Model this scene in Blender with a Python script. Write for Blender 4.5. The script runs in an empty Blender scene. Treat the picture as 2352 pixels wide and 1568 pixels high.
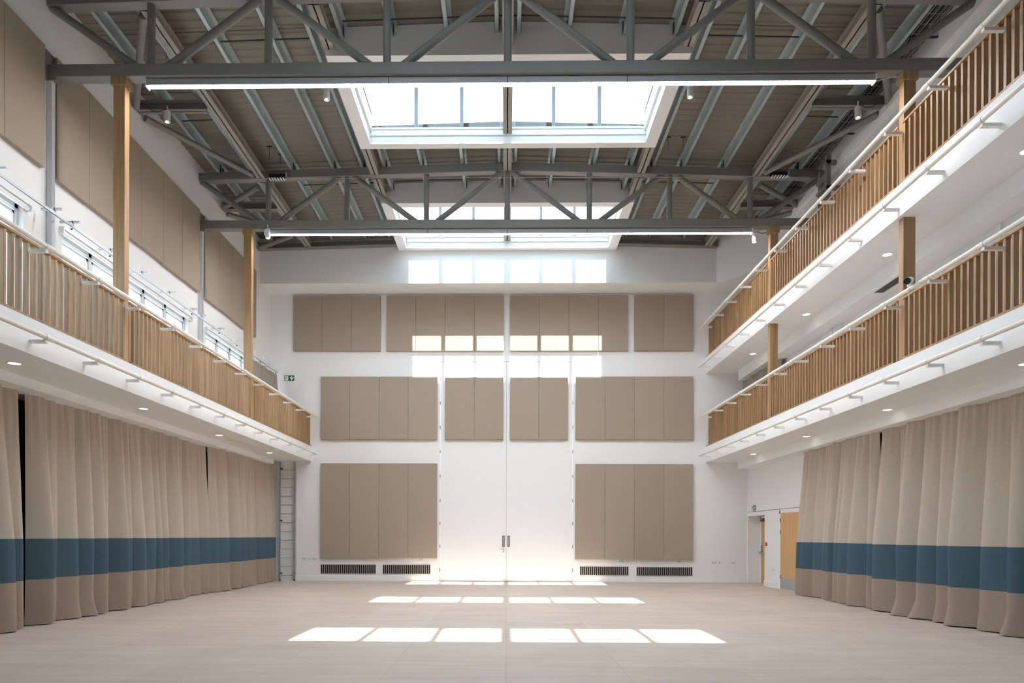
import bpy, bmesh, math, random
from mathutils import Vector, Matrix
S = bpy.context.scene
C = S.collection
random.seed(7)

# ------------------------------------------------------------------ camera
cd = bpy.data.cameras.new('camera'); cam = bpy.data.objects.new('camera', cd); C.objects.link(cam)
FPX, W, H = 1568.0, 2352.0, 1568.0
YAW, ROLL = 0.015, 0.003
cam.matrix_world = (Matrix.Translation((0, 0, 1.5)) @ Matrix.Rotation(YAW, 4, 'Z')
                    @ Matrix.Rotation(math.pi / 2, 4, 'X') @ Matrix.Rotation(ROLL, 4, 'Z'))
cd.sensor_fit = 'HORIZONTAL'; cd.sensor_width = 36.0; cd.lens = 36.0 * FPX / W
px0 = 1163 - FPX * math.tan(YAW)
cd.shift_x = (W / 2 - px0) / W
cd.shift_y = (1230 - H / 2) / W
cd.clip_start = 0.05; cd.clip_end = 500
S.camera = cam

# ------------------------------------------------------------------ sky, sun, exposure
wd = bpy.data.worlds.new('sky'); S.world = wd; wd.use_nodes = True
bg = wd.node_tree.nodes['Background']
bg.inputs['Color'].default_value = (0.62, 0.82, 1.0, 1); bg.inputs['Strength'].default_value = 1.25
sl = bpy.data.lights.new('sun', 'SUN'); sun = bpy.data.objects.new('sun', sl); C.objects.link(sun)
sl.energy = 3.1; sl.angle = 0.009; sl.color = (1.0, 0.985, 0.97)
sun.rotation_euler = Vector((0, 1, -1.545)).to_track_quat('-Z', 'Y').to_euler(); sun.location = (0, -10, 30)
S.view_settings.view_transform = 'Standard'; S.view_settings.look = 'None'
S.view_settings.gamma = 1.0; S.view_settings.use_curve_mapping = False
S.view_settings.exposure = 2.7
S.cycles.max_bounces = 12; S.cycles.diffuse_bounces = 8; S.cycles.transparent_max_bounces = 16
S.cycles.use_denoising = True

# ------------------------------------------------------------------ materials
def nodes(name):
    m = bpy.data.materials.new(name); m.use_nodes = True
    nt = m.node_tree
    return m, nt, nt.nodes['Principled BSDF']
def mat(name, col, rough=0.6, metal=0.0, spec=0.5, vary=0.0, scale=(3, 3, 3), bump=0.0, bscale=120.0, objvar=0.0):
    m, nt, p = nodes(name)
    p.inputs['Base Color'].default_value = (*col, 1); p.inputs['Roughness'].default_value = rough
    p.inputs['Metallic'].default_value = metal; p.inputs['Specular IOR Level'].default_value = spec
    tc = nt.nodes.new('ShaderNodeTexCoord')
    last = None
    if vary:
        mp = nt.nodes.new('ShaderNodeMapping'); mp.inputs['Scale'].default_value = scale
        nt.links.new(tc.outputs['Object'], mp.inputs['Vector'])
        if objvar:
            oi0 = nt.nodes.new('ShaderNodeObjectInfo'); va = nt.nodes.new('ShaderNodeVectorMath'); va.operation = 'ADD'
            sc_ = nt.nodes.new('ShaderNodeMath'); sc_.operation = 'MULTIPLY'; sc_.inputs[1].default_value = 50
            nt.links.new(oi0.outputs['Random'], sc_.inputs[0]); nt.links.new(mp.outputs['Vector'], va.inputs[0])
            nt.links.new(sc_.outputs[0], va.inputs[1]); vec = va.outputs['Vector']
        else: vec = mp.outputs['Vector']
        nz = nt.nodes.new('ShaderNodeTexNoise'); nz.inputs['Scale'].default_value = 1.0; nz.inputs['Detail'].default_value = 5
        nt.links.new(vec, nz.inputs['Vector'])
        mx = nt.nodes.new('ShaderNodeMix'); mx.data_type = 'RGBA'
        nt.links.new(nz.outputs['Fac'], mx.inputs['Factor'])
        mx.inputs['A'].default_value = (*[max(0, c * (1 - vary)) for c in col], 1)
        mx.inputs['B'].default_value = (*[min(1, c * (1 + vary)) for c in col], 1)
        last = mx.outputs['Result']
        if objvar:
            hs = nt.nodes.new('ShaderNodeHueSaturation'); oi = nt.nodes.new('ShaderNodeObjectInfo')
            mr = nt.nodes.new('ShaderNodeMapRange'); mr.inputs['To Min'].default_value = 1 - objvar; mr.inputs['To Max'].default_value = 1 + objvar
            nt.links.new(oi.outputs['Random'], mr.inputs['Value']); nt.links.new(mr.outputs['Result'], hs.inputs['Value'])
            nt.links.new(last, hs.inputs['Color']); last = hs.outputs['Color']
        nt.links.new(last, p.inputs['Base Color'])
    if bump:
        nb = nt.nodes.new('ShaderNodeTexNoise'); nb.inputs['Scale'].default_value = bscale
        nt.links.new(tc.outputs['Object'], nb.inputs['Vector'])
        bp = nt.nodes.new('ShaderNodeBump'); bp.inputs['Strength'].default_value = bump; bp.inputs['Distance'].default_value = 0.01
        nt.links.new(nb.outputs['Fac'], bp.inputs['Height']); nt.links.new(bp.outputs['Normal'], p.inputs['Normal'])
    return m
def emit(name, col, strength):
    m, nt, p = nodes(name)
    p.inputs['Base Color'].default_value = (*col, 1)
    p.inputs['Emission Color'].default_value = (*col, 1); p.inputs['Emission Strength'].default_value = strength
    return m
def glass(name):
    m = bpy.data.materials.new(name); m.use_nodes = True; nt = m.node_tree; nt.nodes.clear()
    o = nt.nodes.new('ShaderNodeOutputMaterial'); t = nt.nodes.new('ShaderNodeBsdfTransparent'); g = nt.nodes.new('ShaderNodeBsdfGlossy')
    t.inputs['Color'].default_value = (0.93, 0.95, 0.95, 1); g.inputs['Roughness'].default_value = 0.02
    lw = nt.nodes.new('ShaderNodeLayerWeight'); lw.inputs['Blend'].default_value = 0.5
    pw = nt.nodes.new('ShaderNodeMath'); pw.operation = 'POWER'; pw.inputs[1].default_value = 4.0
    ma = nt.nodes.new('ShaderNodeMath'); ma.operation = 'MULTIPLY_ADD'; ma.inputs[1].default_value = 0.6; ma.inputs[2].default_value = 0.04
    nt.links.new(lw.outputs['Facing'], pw.inputs[0]); nt.links.new(pw.outputs[0], ma.inputs[0])
    mx = nt.nodes.new('ShaderNodeMixShader'); nt.links.new(ma.outputs[0], mx.inputs[0])
    nt.links.new(t.outputs[0], mx.inputs[1]); nt.links.new(g.outputs[0], mx.inputs[2]); nt.links.new(mx.outputs[0], o.inputs[0])
    return m
def floor_mat():
    m, nt, p = nodes('birch_ply'); N = nt.nodes; L = nt.links
    tc = N.new('ShaderNodeTexCoord')
    mp = N.new('ShaderNodeMapping'); mp.inputs['Rotation'].default_value = (0, 0, math.pi / 2)
    L.new(tc.outputs['Object'], mp.inputs['Vector'])
    br = N.new('ShaderNodeTexBrick'); br.offset = 0.5; br.inputs['Scale'].default_value = 1.0
    br.inputs['Brick Width'].default_value = 2.62; br.inputs['Row Height'].default_value = 1.31
    br.inputs['Mortar Size'].default_value = 0.004; br.inputs['Mortar Smooth'].default_value = 0.3; br.inputs['Bias'].default_value = 0.0
    br.inputs['Color1'].default_value = (0.575, 0.482, 0.41, 1); br.inputs['Color2'].default_value = (0.54, 0.448, 0.38, 1)
    br.inputs['Mortar'].default_value = (0.44, 0.35, 0.28, 1)
    L.new(mp.outputs['Vector'], br.inputs['Vector'])
    def noise(scale, detail, lo, hi, fmin, fmax):
        m2 = N.new('ShaderNodeMapping'); m2.inputs['Scale'].default_value = scale
        L.new(tc.outputs['Object'], m2.inputs['Vector'])
        n = N.new('ShaderNodeTexNoise'); n.inputs['Scale'].default_value = 1; n.inputs['Detail'].default_value = detail
        n.inputs['Roughness'].default_value = 0.6
        L.new(m2.outputs['Vector'], n.inputs['Vector'])
        r = N.new('ShaderNodeMapRange'); r.inputs['From Min'].default_value = lo; r.inputs['From Max'].default_value = hi
        r.inputs['To Min'].default_value = fmin; r.inputs['To Max'].default_value = fmax
        L.new(n.outputs['Fac'], r.inputs['Value']); return r.outputs['Result']
    col = br.outputs['Color']
    for args in (((0.5, 6, 1), 6, 0.35, 0.65, 0.93, 1.05), ((0.9, 1.4, 1), 3, 0.3, 0.7, 0.93, 1.06), ((0.8, 22, 1), 4, 0.62, 0.80, 1.0, 1.07)):
        f = noise(*args)
        mm = N.new('ShaderNodeVectorMath'); mm.operation = 'SCALE'
        L.new(col, mm.inputs[0]); L.new(f, mm.inputs['Scale']); col = mm.outputs['Vector']
    # a few dark scuffs
    v = N.new('ShaderNodeTexVoronoi'); v.inputs['Scale'].default_value = 0.55; v.feature = 'F1'
    L.new(tc.outputs['Object'], v.inputs['Vector'])
    r = N.new('ShaderNodeMapRange'); r.inputs['From Min'].default_value = 0.012; r.inputs['From Max'].default_value = 0.02
    r.inputs['To Min'].default_value = 0.45; r.inputs['To Max'].default_value = 1.0
    L.new(v.outputs['Distance'], r.inputs['Value'])
    mm = N.new('ShaderNodeVectorMath'); mm.operation = 'SCALE'; L.new(col, mm.inputs[0]); L.new(r.outputs['Result'], mm.inputs['Scale'])
    L.new(mm.outputs['Vector'], p.inputs['Base Color'])
    p.inputs['Roughness'].default_value = 0.55; p.inputs['Specular IOR Level'].default_value = 0.35
    return m
def wood_mat(name, a, b, objvar=0.2):
    m, nt, p = nodes(name); N = nt.nodes; L = nt.links
    tc = N.new('ShaderNodeTexCoord'); mp = N.new('ShaderNodeMapping'); mp.inputs['Scale'].default_value = (14, 14, 0.7)
    oi = N.new('ShaderNodeObjectInfo'); sc_ = N.new('ShaderNodeMath'); sc_.operation = 'MULTIPLY'; sc_.inputs[1].default_value = 70
    va = N.new('ShaderNodeVectorMath'); va.operation = 'ADD'
    L.new(oi.outputs['Random'], sc_.inputs[0]); L.new(tc.outputs['Object'], mp.inputs['Vector']); L.new(mp.outputs['Vector'], va.inputs[0]); L.new(sc_.outputs[0], va.inputs[1])
    n = N.new('ShaderNodeTexNoise'); n.inputs['Scale'].default_value = 1; n.inputs['Detail'].default_value = 6; n.inputs['Distortion'].default_value = 0.8
    L.new(va.outputs['Vector'], n.inputs['Vector'])
    cr = N.new('ShaderNodeValToRGB'); cr.color_ramp.elements[0].position = 0.3; cr.color_ramp.elements[1].position = 0.72
    cr.color_ramp.elements[0].color = (*a, 1); cr.color_ramp.elements[1].color = (*b, 1)
    L.new(n.outputs['Fac'], cr.inputs['Fac'])
    hs = N.new('ShaderNodeHueSaturation'); mr = N.new('ShaderNodeMapRange')
    mr.inputs['To Min'].default_value = 1 - objvar; mr.inputs['To Max'].default_value = 1 + objvar
    L.new(oi.outputs['Random'], mr.inputs['Value']); L.new(mr.outputs['Result'], hs.inputs['Value']); L.new(cr.outputs['Color'], hs.inputs['Color'])
    L.new(hs.outputs['Color'], p.inputs['Base Color']); p.inputs['Roughness'].default_value = 0.5
    return m

WHITE = mat('white_paint', (0.83, 0.825, 0.815), 0.65, vary=0.015, scale=(1, 1, 1))
GLOSSW = mat('white_lacquer', (0.84, 0.84, 0.83), 0.35, vary=0.01)
PIPE = mat('cream_enamel', (0.80, 0.77, 0.70), 0.4, vary=0.02)
ALUW = mat('white_powdercoat', (0.72, 0.74, 0.77), 0.4, vary=0.02)
TAUPE = mat('taupe_felt', (0.375, 0.308, 0.245), 0.95, spec=0.1, vary=0.06, scale=(60, 60, 60), bump=0.15, bscale=300, objvar=0.035)
STEEL = mat('grey_painted_steel', (0.225, 0.215, 0.195), 0.45, vary=0.05, scale=(2, 2, 2))
BEAMM = mat('taupe_steel_lit_tone', (0.34, 0.315, 0.272), 0.5, vary=0.04, scale=(2, 2, 2))  # tone raised over the truss steel for floor bounce on the undersides
GALV = mat('galvanised_steel', (0.46, 0.525, 0.545), 0.42, metal=0.55, vary=0.22, scale=(9, 2.5, 9), objvar=0.08)
DECK = mat('deck_liner', (0.19, 0.175, 0.14), 0.55, vary=0.04, scale=(0.7, 3, 1))
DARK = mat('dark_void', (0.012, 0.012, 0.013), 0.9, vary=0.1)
BLACK = mat('black_plastic', (0.02, 0.02, 0.022), 0.5, vary=0.1)
ROD = mat('dark_conduit', (0.045, 0.047, 0.05), 0.5, vary=0.1)
WIRE = mat('bright_wire', (0.5, 0.5, 0.5), 0.35, metal=0.8, vary=0.05)
ALU = mat('aluminium', (0.55, 0.56, 0.58), 0.35, metal=0.8, vary=0.05)
BRASS = mat('bronze_metal', (0.22, 0.18, 0.13), 0.35, metal=0.7, vary=0.08)
OAK = wood_mat('oak', (0.295, 0.165, 0.072), (0.435, 0.272, 0.14), 0.13)
DOORW = wood_mat('oak_veneer', (0.58, 0.34, 0.13), (0.66, 0.41, 0.18), 0.02)
CLOTH = mat('taupe_cloth', (0.50, 0.43, 0.36), 0.95, spec=0.1, vary=0.10, scale=(45, 45, 45), bump=0.1, bscale=400)
CLOTHG = mat('grey_cloth', (0.36, 0.32, 0.265), 0.95, spec=0.1, vary=0.10, scale=(45, 45, 45))
BLUE = mat('blue_cloth', (0.075, 0.118, 0.152), 0.95, spec=0.1, vary=0.12, scale=(45, 45, 45), bump=0.1, bscale=400)
HEMC = mat('brown_cloth', (0.35, 0.275, 0.225), 0.95, spec=0.1, vary=0.10, scale=(45, 45, 45), bump=0.1, bscale=400)
GREENS = mat('sign_green', (0.006, 0.075, 0.035), 0.4, vary=0.05)
SIGNW = emit('sign_white', (0.85, 0.95, 0.88), 0.02)
RED = mat('red_plastic', (0.55, 0.03, 0.03), 0.4, vary=0.05)
LED = emit('lamp_diffuser', (0.99, 0.97, 0.99), 22.0)
DOWN = emit('downlight_lens', (1.0, 0.90, 0.76), 1.0)
VENTM = mat('bronze_paint', (0.42, 0.38, 0.33), 0.5, vary=0.05)
BARM = mat('grey_aluminium', (0.26, 0.29, 0.32), 0.5, vary=0.03)
GLASS = glass('clear_glass')
FLOOR = floor_mat()
GROUND = mat('pale_paving', (0.45, 0.43, 0.40), 0.9, vary=0.1)
LEAF = mat('foliage', (0.05, 0.08, 0.03), 0.8, vary=0.4)

# ------------------------------------------------------------------ builders
class MB:
    def __init__(s): s.v = []; s.f = []; s.sm = []
    def add(s, vs, fs, smooth=False):
        o = len(s.v); s.v += [tuple(map(float, q)) for q in vs]
        s.f += [tuple(o + i for i in f) for f in fs]; s.sm += [smooth] * len(fs); return s
    def box(s, x0, x1, y0, y1, z0, z1):
        x0, x1 = sorted((x0, x1)); y0, y1 = sorted((y0, y1)); z0, z1 = sorted((z0, z1))
        v = [(x0, y0, z0), (x1, y0, z0), (x1, y1, z0), (x0, y1, z0), (x0, y0, z1), (x1, y0, z1), (x1, y1, z1), (x0, y1, z1)]
        return s.add(v, [(0, 3, 2, 1), (4, 5, 6, 7), (0, 1, 5, 4), (1, 2, 6, 5), (2, 3, 7, 6), (3, 0, 4, 7)])
    def hexa(s, v):   # 8 corners ordered like box
        return s.add(v, [(0, 3, 2, 1), (4, 5, 6, 7), (0, 1, 5, 4), (1, 2, 6, 5), (2, 3, 7, 6), (3, 0, 4, 7)])
    def tube(s, p, q, r, n=16, r2=None, caps=True):
        p, q = Vector(p), Vector(q); d = (q - p).normalized(); r2 = r if r2 is None else r2
        a = d.orthogonal().normalized(); b = d.cross(a)
        vs = []
        for c, rr in ((p, r), (q, r2)):
            for i in range(n):
                t = 2 * math.pi * i / n; vs.append(c + (a * math.cos(t) + b * math.sin(t)) * rr)
        s.add(vs, [(i, (i + 1) % n, n + (i + 1) % n, n + i) for i in range(n)], True)
        if caps: s.add(vs, [tuple(range(n))[::-1], tuple(range(n, 2 * n))])
        return s
    def path(s, pts, r, n=8):
        for a, b in zip(pts[:-1], pts[1:]): s.tube(a, b, r, n)
        return s
    def prism(s, prof, ax, a, b):   # profile extruded along ax from a to b
        n = len(prof)
        def mk(u, v, t):
            return {'x': (t, u, v), 'y': (u, t, v), 'z': (u, v, t)}[ax]
        vs = [mk(u, v, a) for u, v in prof] + [mk(u, v, b) for u, v in prof]
        return s.add(vs, [tuple(range(n)), tuple(range(n, 2 * n))[::-1]] + [(i, n + i, n + (i + 1) % n, (i + 1) % n) for i in range(n)])
    def build(s, name, m, parent=None, bevel=0.0, origin=None):
        if origin is None:
            if parent: origin = Vector(parent['o'])
            else:
                xs = [q[0] for q in s.v]; ys = [q[1] for q in s.v]; zs = [q[2] for q in s.v]
                origin = Vector(((min(xs) + max(xs)) / 2, (min(ys) + max(ys)) / 2, min(zs)))
        origin = Vector(origin)
        me = bpy.data.meshes.new(name)
        me.from_pydata([tuple(Vector(q) - origin) for q in s.v], [], s.f)
        me.polygons.foreach_set('use_smooth', s.sm); me.materials.append(m)
        b = bmesh.new(); b.from_mesh(me); bmesh.ops.recalc_face_normals(b, faces=b.faces); b.to_mesh(me); b.free(); me.update()
        o = bpy.data.objects.new(name, me); C.objects.link(o)
        o['o'] = tuple(origin)
        if parent:
            o.parent = parent; o.location = origin - Vector(parent['o'])
        else: o.location = origin
        if bevel:
            bv = o.modifiers.new('bevel', 'BEVEL'); bv.width = bevel; bv.segments = 2; bv.limit_method = 'ANGLE'
        return o
def tag(o, label, cat, group=None, kind=None):
    o['label'] = label; o['category'] = cat
    if group: o['group'] = group
    if kind: o['kind'] = kind
    return o
def thing(name, loc, label, cat, group=None):
    e = bpy.data.objects.new(name, None); C.objects.link(e); e.location = loc; e['o'] = tuple(map(float, loc)); e.empty_display_size = 0.1
    return tag(e, label, cat, group)
def struct(o, label=None):
    o['kind'] = 'structure'
    if label: o['label'] = label
    return o
def box(*a): return MB().box(*a)
def copy_tree(o, loc=None, parent=None):
    c = o.copy(); C.objects.link(c)
    if parent: c.parent = parent
    if loc is not None:
        d = Vector(loc); c.location = d
        c['o'] = tuple(d)
    for ch in list(o.children): copy_tree(ch, None, c)
    return c
ORD = ['first', 'second', 'third', 'fourth', 'fifth', 'sixth', 'seventh', 'eighth', 'ninth', 'tenth', 'eleventh', 'twelfth', 'thirteenth', 'fourteenth', 'fifteenth', 'sixteenth', 'seventeenth', 'eighteenth', 'nineteenth', 'twentieth']

# ------------------------------------------------------------------ dimensions
XL, XR = -7.79, 7.86            # side walls above the galleries
YB, Y0 = 22.4, -2.0             # end wall, unseen rear wall pulled in close to cut frontal light
FL, FR = -6.42, 6.50            # gallery fronts
T1, T2 = 11.4, 17.1             # trusses (front face)
SLOPE = 0.0286
def zc(x): return 10.65 - SLOPE * abs(x)      # underside of top chord
def zd(x): return 11.06 - SLOPE * abs(x)      # underside of deck
SKY = [(12.69 + 5.65 * k, 15.76 + 5.65 * k) for k in (-2, -1, 0, 1)]
SX = 3.40                       # outer half width of rooflight box

# ------------------------------------------------------------------ the shell
struct(box(-9, 9, Y0 - 1, YB + .6, -0.3, 0).build('floor', FLOOR, origin=(0, 0, 0)))
struct(box(-60, 60, -60, 90, -0.6, -0.31).build('ground', GROUND))
# end wall: recess for the ladder at the left, door opening filled by the tall doors
DZ, DXL, DXR = 7.22, -2.18, 2.17
b = MB()
b.box(-6.93, DXL - .03, YB, YB + .25, 0, 11.3).box(DXR + .03, XR + .6, YB, YB + .25, 0, 11.3).box(DXL - .03, DXR + .03, YB, YB + .25, DZ, 11.3)
b.box(XL - .6, -6.93, YB, YB + .25, 3.95, 11.3).box(XL - .6, -6.93, YB + .06, YB + .25, 0, 3.95)
struct(b.build('wall_end', WHITE))
struct(box(XL - .6, XR + .6, Y0 - .3, Y0, 0, 11.3).build('wall_rear_light_block', BLUE))  # unseen; dark cloth colour keeps light off the camera-facing sides
# deep white beam over the end wall and the splayed corner at its right
struct(box(XL, 6.53, 21.4, YB, 9.42, 11.2).build('trim_1', WHITE))
struct(MB().prism([(6.53, 21.4), (XR, 19.9), (XR, YB), (6.53, YB)], 'z', 9.40, 11.0).build('trim_2', WHITE))
# left wall with window band above the gallery
WIN = [(6.1, 10.87), (11.84, 16.55), (17.55, 21.9)]
WZ0, WZ1 = 4.95, 6.80
b = MB()
b.box(XL - .3, XL, Y0, YB, 3.95, WZ0).box(XL - .3, XL, Y0, YB, WZ1, 11.2)
ys = [Y0] + [t for w in WIN for t in w] + [YB]
for a, c in zip(ys[0::2], ys[1::2]): b.box(XL - .3, XL, a, c, WZ0, WZ1)
b.box(-8.5, -8.3, Y0, YB + .25, 0, 3.95)
struct(b.build('wall_left', WHITE))
# right wall, with a recessed doorway near the end wall
RY0, RY1, RZ = 20.9, 22.36, 2.16
b = MB()
b.box(XR, XR + .43, Y0, RY0, 0, 11.0).box(XR, XR + .43, RY0, RY1, RZ, 11.0).box(XR, XR + .43, RY1, YB, 0, 11.0)
b.box(XR + .43, XR + .6, RY0 - .3, YB, 0, 3.2)
struct(b.build('wall_right', WHITE))
# dark strip coloured as the shade of a groove over the doors on the right wall
struct(box(XR - .004, XR + .01, 17.0, YB, 2.285, 2.297).build('trim_3', ROD))
# skirting
struct(box(-6.93, DXL - .05, YB - .018, YB, 0, .17).build('baseboard_left', GLOSSW))
struct(box(DXR + .05, XR, YB - .018, YB, 0, .17).build('baseboard_end', GLOSSW))
struct(MB().box(XR - .018, XR, 19.78, RY0, 0, .17).box(XR - .018, XR + .40, RY0 - .0, RY0 + .018, 0, .17).box(XR, XR + .42, RY1 - .018, RY1, 0, .17).build('baseboard_right', GLOSSW))

# galleries
def gallery(name, x_out, x_in, z0, z1, pel_x, pel_z, pel_end):
    s = 1 if x_in > 0 else -1
    b = MB(); b.box(x_in, x_out, Y0, YB, z0, z1)
    struct(b.build(name, WHITE))
    return box(pel_x, x_out, Y0, pel_end, pel_z, z0)
struct(gallery('gallery_slab', XL - .71, FL, 3.93, 4.42, -7.45, 3.78, 21.75).build('trim_4', WHITE))
struct(gallery('gallery_slab', XR, FR, 3.91, 4.42, 7.42, 3.67, 22.0).build('trim_5', WHITE))
struct(gallery('gallery_slab', XR, FR, 6.81, 7.34, 7.42, 6.49, 22.0).build('trim_6', WHITE))
# access hatches flush in the soffits
struct(box(-7.3, -6.85, 17.4, 18.6, 3.922, 3.932).build('trim_7', GLOSSW))
struct(box(6.95, 7.3, 17.6, 18.7, 6.802, 6.812).build('trim_8', GLOSSW))
# pilaster strips on the middle right wall
for k, y in enumerate((10.95, 16.55)):
    struct(box(XR - .035, XR, y, y + .16, 4.42, 6.81).build('trim_%d' % (9 + k), WHITE))
# dado ledges high on the right wall under the roof
struct(MB().box(XR - .10, XR, Y0, 19.9, 10.25, 10.40).build('trim_11', WHITE))

# roof deck: corrugated liner sheets, holes at the rooflights
def deck():
    b = MB(); pitch = .20
    prof = [(0, 0), (.055, 0), (.08, .017), (.175, .017)]
    def strip(xa, xb, ya, yb):
        ys = []
        k0 = math.floor(ya / pitch)
        k = k0
        while k * pitch < yb:
            for dy, dz in prof:
                y = k * pitch + dy
                if ya < y < yb: ys.append((y, dz))
            k += 1
        ys = [(ya, 0)] + ys + [(yb, 0)]
        xs = sorted(set([xa, xb] + ([0] if xa < 0 < xb else [])))
        vs = [(x, y, zd(x) + dz) for y, dz in ys for x in xs]; n = len(xs)
        b.add(vs, [(r * n + i, r * n + i + 1, (r + 1) * n + i + 1, (r + 1) * n + i) for r in range(len(ys) - 1) for i in range(n - 1)])
    y = Y0
    for a, c in SKY:
        strip(XL, XR, y, min(a, 21.4))
        strip(XL, -SX, a, min(c, 21.4)); strip(SX, XR, a, min(c, 21.4))
        y = c
    return b
struct(deck().build('ceiling', DECK))

# ------------------------------------------------------------------ rooflights
def rooflight(ya, yb, label):
    r = thing('rooflight', (0, ya, 10.44), label, 'skylight', 'rooflights along the ridge')
    zb = 10.44; yi, yo = yb - .20, ya + .24      # inner far / inner near faces
    xi = 3.14
    b = MB()
    b.box(-SX, -xi, ya, yb, zb, 11.25).box(xi, SX, ya, yb, zb, 11.25)
    b.box(-xi, xi, ya, yo, zb, 11.88).box(-xi, xi, yi, yb, zb, 10.78)
    b.build('kerb', WHITE, r)
    # stepped sill frame above the kerb
    b = MB()
    b.box(-xi, xi, yi - .03, yi, 10.62, 10.745).box(-xi, xi, yi - .05, yi, 10.745, 10.79)
    for s in (-1, 1):
        b.box(s * (xi - .05), s * xi, yo, yi, 10.70, 10.745).box(s * (xi - .03), s * xi, yo, yi, 10.80, 10.83)
    b.build('sill_frame', GLOSSW, r)
    # lantern cheeks with sloping top, near upstand
    zt0, zt1 = 11.88, 12.15; yn = ya + .60
    b = MB()
    for s in (-1, 1):
        x0, x1 = s * xi, s * (xi + .1)
        b.prism([(ya + .1, 11.2), (yb, 11.2), (yb, 12.02), (yi - 1.0, 12.02), (yn, zt0), (ya + .1, zt0)], 'x', x0, x1)
    b.box(-xi, xi, yo, yn, 11.2, zt0)
    b.build('lantern_cheeks', WHITE, r)
    # glazing bars: upright in the far face and sloping on top
    yg = yi - 1.00; zg = 12.02                   # far edge of the sloping glass, solid roof beyond
    for x in (-2.09, -1.05, 1.05, 2.09):
        m = MB(); m.box(x - .04, x + .04, yi + .0, yi + .09, 10.78, zt1 - .02)
        m.box(x - .05, x + .05, yi - .0, yi + .09, 10.78, 10.82)
        m.build('glazing_bar', BARM, r)
        m = MB(); m.hexa([(x - .065, yn, zt0 - .07), (x + .065, yn, zt0 - .07), (x + .065, yg, zg - .07), (x - .065, yg, zg - .07),
                (x - .065, yn, zt0), (x + .065, yn, zt0), (x + .065, yg, zg), (x - .065, yg, zg)])
        m.build('glazing_bar', BARM, r)
    box(-xi - .1, xi + .1, yg, yb, zg, zt1 + .02).build('lantern_roof', WHITE, r)
    MB().box(-xi, xi, yi + .045, yi + .06, 10.78, zg).build('pane', GLASS, r)
    MB().hexa([(-xi, yn, zt0 + .005), (xi, yn, zt0 + .005), (xi, yg, zg + .0), (-xi, yg, zg + .0),
               (-xi, yn, zt0 + .02), (xi, yn, zt0 + .02), (xi, yg, zg + .015), (-xi, yg, zg + .015)]).build('pane', GLASS, r)
    return r
LBL = ['glazed white rooflight in the second bay behind the viewpoint', 'glazed white rooflight overhead, nearest in front of the viewpoint',
       'large white framed rooflight between the two trusses', 'white framed rooflight beyond the farther truss, against the end wall beam']
for (a, c), l in zip(SKY, LBL):
    rooflight(a, min(c, 21.40), l)

# ------------------------------------------------------------------ trusses
def truss(y, label):
    t = thing('roof_truss', (0, y + .1, 9.22), label, 'truss', 'grey steel roof trusses')
    ym = y + .1
    box(XL, XR, y, y + .2, 9.22, 9.43).build('bottom_chord', STEEL, t, bevel=.012)
    b = MB()
    for s, xe in ((-1, XL), (1, XR)):
        z0, z1 = zc(0), zc(xe)
        b.hexa([(0, y, z0), (xe, y, z1), (xe, y + .2, z1), (0, y + .2, z0), (0, y, z0 + .2), (xe, y, z1 + .2), (xe, y + .2, z1 + .2), (0, y + .2, z0 + .2)])
    b.build('top_chord', STEEL, t, bevel=.012)
    for x in (-6.05, -4.05, -2.04, 0, 2.06, 4.07, 6.08):
        MB().tube((x, ym, 9.41), (x, ym, zc(x) + .02), .067, 20).build('upright', STEEL, t)
    for xb, xt in ((-5.80, -4.22), (-6.25, -7.75), (-1.80, -.12), (-2.28, -3.88), (1.82, .12), (2.30, 3.90), (5.83, 4.24), (6.28, 7.80)):
        MB().tube((xb, ym, 9.40), (xt, ym, zc(xt) + .02), .067, 20).build('diagonal', STEEL, t)
    # end plates at the walls
    for s, xe in ((-1, XL), (1, XR)):
        box(xe, xe - s * .03, y - .04, y + .24, 9.17, 9.66).build('end_plate', BLACK if False else STEEL, t)
    return t
truss(T1, 'grey steel roof truss nearest the viewpoint, crossing above the big rooflight')
truss(T2, 'grey steel roof truss farther back, in front of the end wall')

# timber posts
def post(x0, x1, y, label):
    t = thing('timber_post', ((x0 + x1) / 2, y + .1, 4.42), label, 'post', 'oak posts under the trusses')
    box(x0, x1, y + .03, y + .17, 4.42, 9.08).build('shaft', OAK, t, bevel=.006)
    box(x0 - .03, x1 + .03, y + .0, y + .2, 9.08, 9.219).build('cap', OAK, t, bevel=.006)
post(-6.66, -6.46, T1, 'square oak post on the left gallery under the nearer truss')
post(-6.65, -6.45, T2, 'square oak post on the left gallery under the farther truss')
post(6.575, 6.775, T1, 'square oak post rising through both right galleries under the nearer truss')
post(6.56, 6.76, T2, 'square oak post rising through both right galleries under the farther truss')
# white steel columns on the left wall
for y, l in ((T1, 'slim white steel column on the left wall under the nearer truss end'), (T2, 'slim white steel column on the left wall under the farther truss end')):
    t = thing('wall_column', (-7.74, y + .05, 4.42), l, 'column', 'white wall columns')
    box(-7.788, -7.70, y + .02, y + .11, 4.42, 9.17).build('shaft', ALUW, t, bevel=.006)
    box(XL + .002, -7.62, y + .0, y + .13, 9.165, 9.219).build('head_plate', STEEL, t)

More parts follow.
